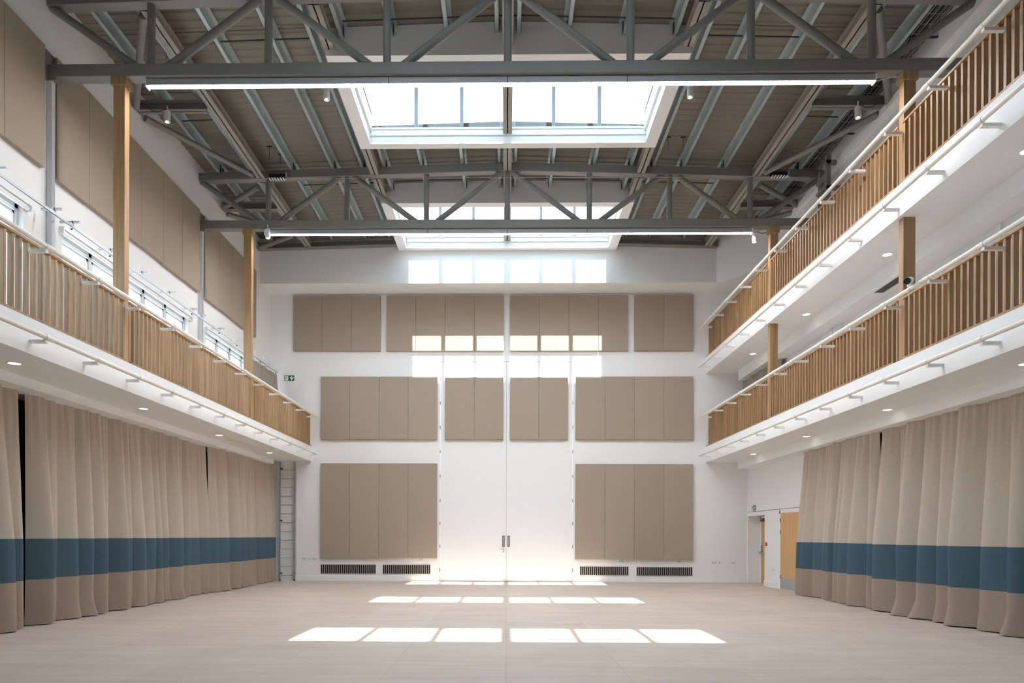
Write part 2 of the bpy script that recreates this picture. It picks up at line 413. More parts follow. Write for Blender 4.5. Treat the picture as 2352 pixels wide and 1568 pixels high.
# ------------------------------------------------------------------ main beams, purlins, end beam
def ibeam(x, ya, yb, name, label, cat, group):
    zt = zc(x) + .2; z0 = zc(x)
    w = .10
    b = MB()
    b.box(x - w, x + w, ya, yb, z0, z0 + .022).box(x - w, x + w, ya, yb, zt - .022, zt).box(x - .012, x + .012, ya, yb, z0, zt)
    b.box(x - w, x + w, ya, ya + .015, z0, zt).box(x - w, x + w, yb - .015, yb, z0, zt)
    return tag(b.build(name, BEAMM), label, cat, group)
side = {-6.2: 'left outer', -3.33: 'left inner', 0: 'central ridge', 3.33: 'right inner', 6.2: 'right outer'}
for x, n in side.items():
    ibeam(x, T1 + .2, T2, 'roof_beam', 'taupe steel %s beam running from the nearer truss to the farther one' % n, 'beam', 'lengthwise roof beams')
    ibeam(x, T2 + .2, 21.17 if abs(x) > 3.4 or True else 21.3, 'roof_beam', 'taupe steel %s beam running from the farther truss to the end wall' % n, 'beam', 'lengthwise roof beams')
for ya, yb, n in ((.2, 5.65, 'in the bay above the viewpoint'), (5.9, T1 - .02, 'in the bay before the nearer truss')):
    ibeam(0, ya, yb, 'roof_beam', 'taupe steel central ridge beam ' + n, 'beam', 'lengthwise roof beams')
for s, xa, xb, n in ((-1, -SX - .02, XL, 'left'), (1, SX + .02, 6.52, 'right')):
    z0, z1 = zc(xa), zc(xb)
    b = MB()
    for u, v, ya, yb in ((0, .03, 21.18, 21.38), (.17, .2, 21.18, 21.38), (.0, .2, 21.27, 21.29)):
        b.hexa([(xa, ya, z0 + u), (xb, ya, z1 + u), (xb, yb, z1 + u), (xa, yb, z0 + u), (xa, ya, z0 + v), (xb, ya, z1 + v), (xb, yb, z1 + v), (xa, yb, z0 + v)])
    tag(b.build('end_beam', STEEL), 'dark steel beam along the top of the end wall, %s of the rooflight' % n, 'beam', 'end wall roof beams')

def purlin(x, ya, yb, label):
    z0 = zc(x) + .2; z1 = zd(x) - .002; s = 1 if x > 0 else -1
    t = thing('purlin', (x, ya, z0), label, 'purlin', 'galvanised purlins under the roof deck')
    b = MB()
    b.box(x - .004, x + .004, ya, yb, z0, z1)
    b.box(x, x + s * .075, ya, yb, z0, z0 + .006).box(x, x - s * .075, ya, yb, z1 - .006, z1)
    b.box(x + s * .069, x + s * .075, ya, yb, z0, z0 + .025)
    b.build('section', GALV, t)
    for yy in (ya + .02, yb - .10):
        box(x - s * .006, x - s * .016, yy, yy + .08, z0 - .0, z1 - .03).build('cleat', ROD, t)
outer = [3.62, 4.36, 5.40, 6.44, 7.25]
for s, sn in ((-1, 'left'), (1, 'right')):
    for k, x in enumerate(outer):
        for ya, yb, bn in ((T1 + .02, T2 + .09, 'bay between the two trusses'), (T2 + .11, 21.17, 'bay against the end wall')):
            if s > 0 and x > 7 and yb > 20: yb = 20.0
            purlin(s * x, ya, yb, 'galvanised purlin, %s one out from the rooflight on the %s, %s' % (ORD[k], sn, bn))
inner = [.17, 1.10, 2.13, 3.06]
for s, sn in ((-1, 'left'), (1, 'right')):
    for k, x in enumerate(inner):
        for ya, yb, bn in ((T1 + .02, 12.68, 'short length before the big rooflight'), (15.77, T2 + .09, 'short length between big rooflight and farther truss'), (T2 + .11, 18.33, 'short length behind the farther truss')):
            purlin(s * x, ya, yb, 'galvanised purlin, %s one %s of the ridge, %s' % (ORD[k], sn, bn))

# anti-sag rods across the purlins
rods = [(-5.4, -3.62, 12.75, 'left of the big rooflight, near the nearer truss'), (3.62, 5.4, 12.75, 'right of the big rooflight, near the nearer truss'),
        (-6.3, -3.5, 13.95, 'left of the big rooflight at mid bay'), (3.5, 6.3, 13.95, 'right of the big rooflight at mid bay'),
        (-7.25, -6.3, 15.1, 'outermost on the left, between wall and outer beam'), (6.3, 7.25, 15.1, 'outermost on the right, between wall and outer beam'),
        (-3.0, 3.0, 12.35, 'before the near face of the big rooflight'), (-5.4, -3.5, 18.0, 'left, behind the farther truss'), (3.5, 5.4, 18.0, 'right, behind the farther truss'), (-3.0, 3.0, 17.95, 'at the centre, behind the farther truss')]
for xa, xb, y, l in rods:
    b = MB()
    if xa * xb < 0:
        b.tube((xa, y, zc(xa) + .26), (-.2, y, zc(.2) + .26), .014, 8).tube((.2, y, zc(.2) + .26), (xb, y, zc(xb) + .26), .014, 8).tube((-.2, y, zc(.2) + .26), (.2, y, zc(.2) + .26), .014, 8)
    else: b.tube((xa, y, zc(xa) + .27), (xb, y, zc(xb) + .27), .014, 8)
    tag(b.build('tie_rod', ROD), 'thin dark tie rod across the purlins ' + l, 'rod', 'tie rods between purlins')

# stub beams at the walls and wind bracing
for s, sn, xw in ((-1, 'left', XL), (1, 'right', XR)):
    for ya, bn in ((14.25, 'in the bay between the trusses'), (18.6, 'in the bay behind the farther truss')):
        xa, xb = s * 6.31, xw; z0 = zc(6.3); b = MB()
        for u, v, da, db in ((0, .02, -.08, .08), (.18, .2, -.08, .08), (0, .2, -.01, .01)):
            b.box(xa, xb, ya + da, ya + db, z0 - .08 + u, z0 - .08 + v)
        tag(b.build('stub_beam', STEEL), 'short steel beam from the %s wall to the outer roof beam, %s' % (sn, bn), 'beam', 'stub beams at the side walls')
    zb = 10.50
    xo, xw2 = s * 6.3, xw - s * -.0
    br = [((s * 6.33, 11.75, zb), (xw - s * .06, 14.10, zb - .10), 'between nearer truss and stub beam'), ((xw - s * .08, 14.42, zb - .14), (s * 6.36, 16.95, zb - .02), 'between stub beam and farther truss'),
          ((s * 6.4, 17.45, zb - .05), (xw - s * .06, 18.45, zb - .12), 'just behind the farther truss'), ((xw - s * .06, 18.75, zb - .14), (s * 6.36, 20.15, zb - .08), 'beyond the second stub beam'), ]
    if s < 0: br.append(((s * 6.4, 20.3, zb - .05), (xw - s * .06, 21.1, zb - .1), 'meeting the end wall corner'))
    for p, q, l in br:
        m = MB().tube(p, q, .066, 18)
        tag(m.build('brace_tube', STEEL), 'diagonal grey brace tube on the %s side %s' % (sn, l), 'brace', 'wind brace tubes at the eaves')

# ------------------------------------------------------------------ linear lights, spots, downlights
def linear(y, label):
    t = thing('linear_light', (0, y + .1, 9.08), label, 'light', 'linear lights under the trusses')
    x0, x1 = -6.12, 6.13
    b = MB().box(x0, x1, y + .05, y + .17, 9.10, 9.205)
    b.build('housing', ALUW if False else mat('grey_housing', (.36, .35, .35), .4, vary=.02), t)
    box(x0 + .02, x1 - .02, y + .065, y + .145, 9.096, 9.10).build('diffuser', LED, t)
    for x in (x0, x1): box(x - .012, x + .012, y + .045, y + .175, 9.08, 9.207).build('end_cap', ALUW, t)
    for x in (-2.0, 2.0, 0): box(x - .006, x + .006, y + .045, y + .055, 9.085, 9.207).build('joint', BLACK, t)
    pts = [(x1, y + .11, 9.12), (x1 + .1, y + .1, 9.13), (x1 + .2, y + .1, 9.17), (x1 + .3, y + .1, 9.195), (x1 + .40, y + .1, 9.195)]
    MB().path(pts, .010, 8).build('cable', WIRE, t)
linear(T1, 'long glowing strip light under the nearer truss')
linear(T2, 'long glowing strip light under the farther truss')
def spot(x, y, z, label, st=.34):
    sg = 1 if x > 0 else -1
    t = thing('spotlight', (x, y, z), label, 'spotlight', 'small cylinder spotlights under the roof')
    b = MB()
    n = 20
    b.tube((x, y, z + .02), (x, y, z + .22), .062, n, caps=False)
    b.tube((x, y, z + .215), (x, y, z + .23), .062, n, r2=.05)
    b.tube((x, y, z + .02), (x, y, z), .062, n, r2=.055, caps=False)
    b.build('body', ALUW, t)
    MB().tube((x, y, z + .03), (x, y, z + .035), .055, n).build('baffle', BLACK, t)
    MB().tube((x, y, z + .012), (x, y, z + .03), .028, 14).build('lens', DOWN, t)
    MB().tube((x, y, z + .22), (x, y, z + st), .014, 8).build('stem', ALUW, t)
    MB().path([(x, y + .02, z + .30), (x + sg * .2, y + .05, z + .25), (x + sg * .36, y + .06, z + .28), (x + sg * .42, y + .07, z + .36)], .008, 6).build('cable', ROD, t)
spot(-7.08, 14.1, 10.08, 'white cylinder spotlight under the left stub beam, between the trusses')
spot(7.18, 14.1, 10.08, 'white cylinder spotlight under the right stub beam, between the trusses')
spot(-3.62, 13.6, 10.20, 'white cylinder spotlight at the left edge of the big rooflight', .56)
spot(3.62, 13.6, 10.20, 'white cylinder spotlight at the right edge of the big rooflight', .56)
spot(-6.0, 17.02, 8.93, 'white cylinder spotlight at the left end of the farther strip light')
spot(6.25, 17.35, 8.93, 'white cylinder spotlight at the right end of the farther strip light')
def down(x, y, z, label):
    t = thing('downlight', (x, y, z), label, 'downlight', 'round recessed downlights')
    n = 28; b = MB(); vs = []
    for r, dz in ((.098, 0), (.098, -.006), (.082, -.008), (.078, .0)):
        vs += [(x + r * math.cos(2 * math.pi * i / n), y + r * math.sin(2 * math.pi * i / n), z + dz) for i in range(n)]
    b.add(vs, [(r * n + i, r * n + (i + 1) % n, (r + 1) * n + (i + 1) % n, (r + 1) * n + i) for r in range(3) for i in range(n)], True)
    b.build('trim_ring', GLOSSW, t)
    MB().tube((x, y, z - .003), (x, y, z - .001), .078, n).build('lens', DOWN, t)
rown = ['nearest', 'second', 'third', 'farthest']
for k, y in enumerate((9.6, 13.05, 16.52, 20.05)):
    down(-7.0, y, 3.93, '%s round downlight under the left gallery, above the curtain' % rown[k])
    down(7.21, y, 3.91, '%s round downlight under the lower right gallery' % rown[k])
    down(7.15, y - .1, 6.81, '%s round downlight under the upper right gallery' % rown[k])

# ------------------------------------------------------------------ acoustic boards
def board(x0, x1, y0, y1, z0, z1, label, group):
    o = box(x0, x1, y0, y1, z0, z1).build('acoustic_board', TAUPE, bevel=.008)
    return tag(o, label, 'acoustic panel', group)
TH = .10
def row(x0, x1, n, z0, z1, y, g, desc):
    w = (x1 - x0) / n
    for k in range(n):
        if n == 2: pos = ('left half', 'right half')[k]
        else: pos = ('%s board from the left' % ORD[k])
        board(x0 + k * w + .0025, x0 + (k + 1) * w - .0025, y - TH, y - .001, z0, z1, 'taupe acoustic panel, %s, %s' % (pos, desc), g)
row(-6.10, -2.27, 4, .755, 3.86, YB, 'bottom row boards left', 'tall bottom group left of the white doors')
row(2.25, 6.08, 4, .735, 3.85, YB, 'bottom row boards right', 'tall bottom group right of the white doors')
row(-6.10, -2.27, 4, 4.64, 6.70, YB, 'middle row boards left', 'middle group left of the white doors')
row(2.25, 6.07, 4, 4.64, 6.70, YB, 'middle row boards right', 'middle group right of the white doors')
row(-2.02, -.11, 2, 4.64, 6.68, YB, 'boards on the left door', 'mounted on the left white door leaf')
row(.10, 2.00, 2, 4.64, 6.68, YB, 'boards on the right door', 'mounted on the right white door leaf')
row(-7.02, -4.14, 3, 7.54, 9.35, YB, 'top row outer left boards', 'top row outer left group')
row(-3.95, -.10, 4, 7.54, 9.35, YB, 'top row inner left boards', 'top row inner left group')
row(.09, 3.95, 4, 7.54, 9.35, YB, 'top row inner right boards', 'top row inner right group')
row(4.15, 6.07, 2, 7.54, 9.35, YB, 'top row outer right boards', 'top row outer right group')
def col(y0, y1, n, z0, z1, g, desc):
    w = (y1 - y0) / n
    for k in range(n):
        board(XL + .001, XL + .09, y0 + k * w + .0025, y0 + (k + 1) * w - .0025, z0 + (.0 if k % 2 else -.012), z1, 'taupe acoustic panel on the left wall, %s board back, %s' % (ORD[k], desc), g)
col(7.56, 11.26, 4, 7.60, 9.65, 'left wall boards near', 'group before the nearer truss')
col(11.55, 17.0, 6, 7.58, 9.65, 'left wall boards middle', 'group between the two trusses')
col(17.26, 20.87, 4, 7.56, 9.62, 'left wall boards far', 'group beyond the farther truss')

# ------------------------------------------------------------------ tall double doors, service details on the end wall
def leaf(n, xa, xb, sx):
    o = struct(box(xa, xb, YB + .004, YB + .07, .012, DZ - .02).build('door_%d' % n, GLOSSW))
    hx = xa if sx < 0 else xb
    for z in [.32, 1.10, 1.85, 2.6, 3.4, 4.2, 5.0, 5.8, 6.6]:
        MB().tube((hx - sx * .0, YB - .004, z), (hx, YB - .004, z + .11), .011, 8).build('hinge', BRASS, o)
    xc = xb - .085 if sx < 0 else xa + .075
    MB().box(xc - .04, xc - .024, YB - .008, YB + .004, 1.14, 1.50).box(xc + .024, xc + .04, YB - .008, YB + .004, 1.14, 1.50).box(xc - .04, xc + .04, YB - .008, YB + .004, 1.14, 1.165).box(xc - .04, xc + .04, YB - .008, YB + .004, 1.475, 1.50).build('flush_pull', BRASS, o)
    box(xc - .024, xc + .024, YB - .002, YB + .004, 1.165, 1.475).build('pull_recess', ALU, o)
    if sx < 0:
        MB().tube((xc, YB - .012, 1.06), (xc, YB + .005, 1.06), .026, 16).tube((xc, YB - .045, 1.06), (xc, YB, 1.06), .010, 10).tube((xc, YB - .045, 1.06), (xc - .13, YB - .045, 1.06), .009, 10).build('lever_handle', ALU, o)
        MB().tube((xc, YB - .010, .98), (xc, YB + .005, .98), .024, 16).build('lock_cylinder', ALU, o)
leaf(1, DXL, -.009, -1); leaf(2, -.003, DXR, 1)
struct(MB().box(DXL - .03, DXL - .008, YB - .006, YB + .07, 0, DZ).box(DXR + .008, DXR + .03, YB - .006, YB + .07, 0, DZ).box(DXL - .03, DXR + .03, YB - .006, YB + .07, DZ - .012, DZ).build('trim_12', GLOSSW))
struct(box(DXL, DXR, YB + .07, YB + .25, 0, DZ).build('trim_13', DARK))

def vent(x0, x1, z0, z1, label):
    t = thing('floor_vent', ((x0 + x1) / 2, YB, z0), label, 'vent', 'grilles above the skirting')
    MB().box(x0, x1, YB - .004, YB - .001, z0, z1).build('duct_shade', DARK, t)  # near-black plate stands in for the shade behind the louvres
    MB().box(x0, x1, YB - .02, YB - .002, z0, z0 + .012).box(x0, x1, YB - .02, YB - .002, z1 - .012, z1).box(x0, x0 + .012, YB - .02, YB - .002, z0, z1).box(x1 - .012, x1, YB - .02, YB - .002, z0, z1).build('frame', VENTM, t)
    b = MB(); n = int((x1 - x0) / .062)
    for k in range(1, n):
        x = x0 + (x1 - x0) * k / n; b.box(x - .0095, x + .0095, YB - .018, YB - .004, z0, z1)
    for k in range(1, 0):
        z = z0 + (z1 - z0) * k / 8; b.box(x0, x1, YB - .010, YB - .006, z - .0025, z + .0025)
    b.build('louvres', VENTM, t)
vent(-6.11, -4.29, .235, .545, 'bronze floor vent, leftmost on the end wall')
vent(-4.06, -2.49, .235, .545, 'bronze floor vent just left of the white doors')
vent(2.41, 4.00, .215, .505, 'bronze floor vent just right of the white doors')
vent(4.26, 6.08, .205, .495, 'bronze floor vent, rightmost on the end wall')

def socket(x, z, w, label, wall='end', y=None):
    g = 'white wall sockets'
    if wall == 'end':
        t = thing('wall_socket', (x, YB, z), label, 'socket', g)
        box(x - w / 2, x + w / 2, YB - .012, YB - .0005, z, z + .086).build('face_plate', ALUW, t, bevel=.004)
        b = MB()
        for d in ([0] if w < .1 else [-w / 4, w / 4]): b.box(x + d - .012, x + d + .012, YB - .0135, YB - .012, z + .03, z + .05)
        b.build('pin_holes', ROD, t)
    else:
        t = thing('wall_socket', (XR, y, z), label, 'socket', g)
        box(XR - .012, XR - .0005, y - w / 2, y + w / 2, z, z + .086).build('face_plate', ALUW, t, bevel=.004)
        box(XR - .0135, XR - .012, y - .012, y + .012, z + .03, z + .05).build('pin_holes', ROD, t)
socket(-6.66, .68, .146, 'double socket nearest the ladder on the end wall')
socket(-6.48, .68, .086, 'small square socket between two doubles left of the bottom panels')
socket(-6.32, .68, .146, 'double socket nearest the bottom left panels')
socket(-2.80, .69, .146, 'double socket below the panels left of the white doors')
socket(3.77, .64, .146, 'double socket below the bottom right panels, nearer the doors')
socket(5.66, .63, .10, 'socket below the bottom right panels, farther from the doors')
socket(6.78, .60, .146, 'double socket right of the bottom right panels')
socket(6.96, .60, .086, 'small square socket beside the double on the right of the end wall')
socket(7.42, .60, .146, 'double socket nearest the right corner of the end wall')
socket(0, .48, .146, 'double socket on the right wall between the two oak doors', 'right', 20.2)

# exit signs: white case, green face, pictogram
def man(scale, flip=1):
    P = [[(-.04, .30), (.06, .34), (.10, .30), (.02, -.0), (-.10, .02)],          # torso
         [(-.10, .02), (.02, 0), (.12, -.12), (.26, -.34), (.18, -.38), (.03, -.18)],   # front leg
         [(-.10, .04), (-.0, .0), (-.12, -.16), (-.30, -.16), (-.30, -.08), (-.16, -.08)],   # rear leg
         [(.04, .33), (.10, .30), (.20, .16), (.32, .16), (.32, .22), (.23, .23)],
         [(-.02, .30), (.04, .34), (-.16, .32), (-.24, .14), (-.18, .10), (-.11, .24)]]
    head = [(.12 + .075 * math.cos(a * math.pi / 5), .43 + .075 * math.sin(a * math.pi / 5)) for a in range(10)]
    return [[(flip * u * scale, v * scale) for u, v in p] for p in P + [head]]
def sign_face(t, f, w, h, arrow, body, bv):
    # f maps local (u, v, d) to world; d = distance out of the wall
    def slab(m, poly, d0, d1):
        n = len(poly); m.add([f(u, v, d0) for u, v in poly] + [f(u, v, d1) for u, v in poly],
                             [tuple(range(n)), tuple(range(n, 2 * n))] + [(i, (i + 1) % n, n + (i + 1) % n, n + i) for i in range(n)])
    rect = lambda a, b, c, d: [(a, c), (b, c), (b, d), (a, d)]
    m = MB(); slab(m, rect(-w / 2, w / 2, -h / 2, h / 2), .0005, .03); m.build('case', GLOSSW, t)
    m = MB(); slab(m, rect(-w / 2 + .008, w / 2 - .008, -h / 2 + .008, h / 2 - .008), .03, .032); m.build('green_face', GREENS, t)
    m = MB(); dw = h * .27
    slab(m, rect(-w * .25 - dw, -w * .25 + dw, -h * .38, h * .38), .032, .0335)
    for poly in arrow: slab(m, poly, .032, .0335)
    m.build('pictogram', SIGNW, t)
    m = MB()
    for poly in man(h * .8): slab(m, [(u - w * .25, v - h * .02) for u, v in poly], .0335, .0345)
    m.build('running_figure', GREENS, t)
    m = MB(); slab(m, rect(w * .42, w * .47, -h / 2 - .012, -h / 2 - .001), .0005, .02); m.build('indicator', SIGNW, t)
t = thing('exit_sign', (-7.16, YB, 6.67), 'green exit sign with running figure and down arrow above the left gallery', 'exit sign')
cx = .08; arrow = [[(cx - .012, .065), (cx + .012, .065), (cx + .012, -.03), (cx - .012, -.03)], [(cx - .07, .02), (cx - .05, .032), (cx, -.03), (cx + .05, .032), (cx + .07, .02), (cx, -.065)]]
sign_face(t, lambda u, v, d: (-7.16 + u, YB - d, 6.67 + v), .34, .19, arrow, None, None)
t = thing('exit_sign', (XR, 21.72, 2.40), 'small green exit sign on the right wall above the recessed door', 'exit sign')
cy = .085; arrow = [[(cy, .06), (cy + .035, .0), (cy, -.06), (cy - .035, 0)]]
sign_face(t, lambda u, v, d: (XR - d, 21.72 - u, 2.40 + v), .36, .18, arrow, None, None)

# fire call point
t = thing('call_point', (XR, 20.74, 1.22), 'small red fire alarm call point beside the recessed oak door', 'call point')
box(XR - .04, XR - .0005, 20.69, 20.79, 1.22, 1.32).build('case', RED, t, bevel=.006)
box(XR - .043, XR - .04, 20.71, 20.77, 1.245, 1.295).build('glass_plate', GLOSSW, t)

# oak doors on the right wall
o = struct(box(XR + .37, XR + .42, RY0 + .003, 22.15, .01, 2.09).build('door_3', DOORW))
xf = XR + .37
MB().box(xf - .02, xf + .055, 22.15, 22.22, 0, 2.155).box(xf - .02, xf + .055, RY0 + .003, 22.22, 2.09, 2.155).build('door_frame', GLOSSW, o)
MB().box(xf - .07, xf - .001, 21.86, 22.08, 1.98, 2.06).box(xf - .05, xf - .01, 21.5, 21.86, 2.05, 2.075).build('door_closer', BRASS, o)
MB().tube((xf - .09, 22.10, .98), (xf - .09, 20.9, .98), .016, 10).box(xf - .10, xf - .001, 22.04, 22.12, .95, 1.02).box(xf - .05, xf - .001, 22.05, 22.10, 1.0, 1.22).build('panic_bar', ALU, o)
box(xf - .004, xf - .001, 21.1, 21.25, .55, 1.75).build('vision_panel', BLACK, o)
o = struct(box(XR - .004, XR - .0005, 17.9, 19.68, .02, 2.17).build('door_4', DOORW))
box(XR - .008, XR - .004, 17.9, 19.68, .02, .33).build('kick_plate', ALU, o)
MB().box(XR - .012, XR - .0005, 19.68, 19.76, 0, 2.24).box(XR - .012, XR - .0005, 17.9, 19.76, 2.17, 2.24).build('door_frame', GLOSSW, o)
for z in (1.92, 1.58, .30): MB().tube((XR - .012, 19.685, z), (XR - .012, 19.685, z + .1), .012, 8).build('hinge', BRASS, o)

# ------------------------------------------------------------------ ladder
t = thing('ladder', (-7.2, 22.38, 0), 'tall aluminium ladder standing in the recess beside the left curtain', 'ladder')
for x in (-7.46, -6.985):
    box(x - .012, x + .012, 22.36, 22.42, .03, 3.9).build('stile', ALU, t)
    box(x - .02, x + .02, 22.35, 22.43, 0, .04).build('foot', BLACK, t)
for k in range(13):
    MB().tube((-7.46, 22.39, .18 + k * .289), (-6.985, 22.39, .18 + k * .289), .014, 10).build('rung', ALU, t)
for z in (.22, 1.95, 3.66):
    box(-7.45, -7.37, 22.35, 22.38, z, z + .06).build('bracket', BRASS, t); box(-7.05, -6.95, 22.37, 22.40, z, z + .05).build('bracket', ALU, t)

# ------------------------------------------------------------------ balustrades and barrier pipes
bal_src = box(-.033, .033, -.023, .023, 0, 1.0).build('baluster', OAK, origin=(0, 0, 0), bevel=.003)
C.objects.unlink(bal_src)
def balustrade(x, ya, yb, z0, label):
    s = 1 if x > 0 else -1
    t = thing('balustrade', (x, (ya + yb) / 2, z0), label, 'balustrade', 'oak slatted balustrades')
    xf = FR - .004 if s > 0 else FL + .004
    box(xf, x + s * .05, ya, yb, z0 + .0005, z0 + .03).build('bottom_rail', OAK, t)
    box(x - .05, x + .05, ya, yb, z0 + 1.02, z0 + 1.06).build('handrail', OAK, t, bevel=.006)
    n = round((yb - ya) / .1395); sp = (yb - ya - .056) / (n - 1)
    for k in range(n):
        c = bal_src.copy(); C.objects.link(c); c.parent = t
        c.location = (0, ya + .028 + k * sp - (ya + yb) / 2, .03); c.scale = (1, 1, .99)
secs = [(5.8, T1 + .028, 'before the nearer post'), (T1 + .172, T2 + .028, 'between the posts'), (T2 + .172, YB - .06, 'beyond the farther post')]
for x, z, n in ((FL - .07, 4.42, 'left gallery'), (FR + .10, 4.42, 'lower right gallery'), (FR + .10, 7.34, 'upper right gallery')):
    for ya, yb, l in secs: balustrade(x, ya, yb, z, 'oak slatted balustrade on the %s, %s' % (n, l))

def pipe(x, z, s, yend, label, xw, kind):
    t = thing('barrier_pipe', (x, 14, z), label, 'pipe', 'white pipes along the gallery fronts')
    MB().tube((x, 5.8, z), (x, yend, z), .034, 18).build('tube', PIPE, t)
    y = 6.78
    while y < yend - .2:
        box(x, xw, y - .03, y + .03, z - .078, z - .036).build('bracket', GLOSSW, t)
        MB().tube((x, y - .04, z), (x, y + .11, z), .040, 18).build('collar', PIPE, t)
        y += 1.165
pipe(-6.20, 5.375, 1, 22.25, 'white pipe in front of the left balustrade handrail', FL - .02, 0)
pipe(-6.20, 4.155, 1, 22.25, 'white pipe below, along the left gallery edge', FL, 0)
pipe(6.28, 5.365, -1, 22.25, 'white pipe in front of the lower right balustrade handrail', FR + .05, 0)
pipe(6.26, 4.115, -1, 22.25, 'white pipe along the lower right gallery edge', FR, 0)
pipe(6.27, 8.25, -1, 22.25, 'white pipe in front of the upper right balustrade handrail', FR + .05, 0)
pipe(6.25, 6.99, -1, 22.25, 'white pipe along the upper right gallery edge', FR, 0)

# ------------------------------------------------------------------ left windows
for k, (ya, yb) in enumerate(WIN):
    o = MB()
    x0, x1 = XL - .16, XL - .09
    o.box(x0, x1, ya, yb, WZ1 - .07, WZ1).box(x0, x1, ya, yb, WZ0, WZ0 + .07).box(x0, x1, ya, ya + .07, WZ0, WZ1).box(x0, x1, yb - .07, yb, WZ0, WZ1)
    n = 5
    for i in range(1, n):
        y = ya + (yb - ya) * i / n; o.box(x0, x1, y - .045, y + .045, WZ0, WZ1)
    w = struct(o.build('window_%d' % (k + 1), ALUW))
    for i in range(n):
        a = ya + (yb - ya) * i / n + .05; c = ya + (yb - ya) * (i + 1) / n - .05
        MB().box(x0 + .01, x0 + .06, a, a + .05, WZ0 + .05, WZ1 - .12).box(x0 + .01, x0 + .06, c - .05, c, WZ0 + .05, WZ1 - .12).box(x0 + .01, x0 + .06, a, c, WZ1 - .17, WZ1 - .12).box(x0 + .055, x0 + .072, a - .01, c + .01, WZ1 - .10, WZ1 - .085).build('casement', ALUW, w)
        box(x0 + .03, x0 + .036, a, c, WZ0 + .05, WZ1 - .07).build('pane', GLASS, w)
    t = thing('roller_blind', (XL, (ya + yb) / 2, WZ1), 'white roller blind cassette rolled up over the left window %s' % ('before the nearer truss', 'between the trusses', 'beyond the farther truss')[k], 'blind', 'roller blinds over the left windows')
    MB().tube((XL + .04, ya - .05, WZ1 - .03), (XL + .04, yb + .05, WZ1 - .03), .04, 16).build('fabric_roll', GLOSSW, t)
    MB().box(XL + .001, XL + .09, ya - .08, yb + .08, WZ1 + .012, WZ1 + .05).box(XL + .001, XL + .09, ya - .1, ya - .07, WZ1 - .07, WZ1 + .05).box(XL + .001, XL + .09, yb + .07, yb + .1, WZ1 - .07, WZ1 + .05).build('cassette', GLOSSW, t)

# hedge of trees outside the left windows (seen as dark patches through the panes)
# curtain track on brackets above the windows
def track(x, z, ya, yb, xw, label):
    t = thing('curtain_track', (x, ya, z), label, 'curtain track')
    MB().box(x - .018, x + .018, ya, yb, z, z + .035).build('rail', ALUW, t)
    MB().box(x - .006, x + .006, ya, yb, z - .004, z).build('groove', BLACK, t)
    ks = []
    for y0 in (4.6, 10.35, 16.05, 21.7):
        ks += [y0, y0 + .45]
    y = 5.9
    ys = [6.3, 7.5, 8.7, 9.9, 11.15, 11.62, 12.75, 13.85, 15.0, 16.1, 16.55, 17.65, 18.8, 19.9, 20.6, 21.3, 22.0]
    for y in ys:
        MB().box(x - .0, x - .235, y - .02, y + .02, z + .085, z + .12).box(x - .02, x + .11, y - .02, y + .02, z + .085, z + .12).build('bracket', ALUW, t)
        MB().tube((x, y, z + .03), (x, y, z + .09), .006, 6).build('drop_rod', ALU, t)
        MB().box(x - .05, x - .02, y - .004, y + .004, z - .03, z - .002).build('end_stop', BLACK, t) if int(y * 10) % 3 else None
track(-7.45, 6.76, 6.0, 22.05, XL, 'white curtain track on T brackets along the left wall above the windows')

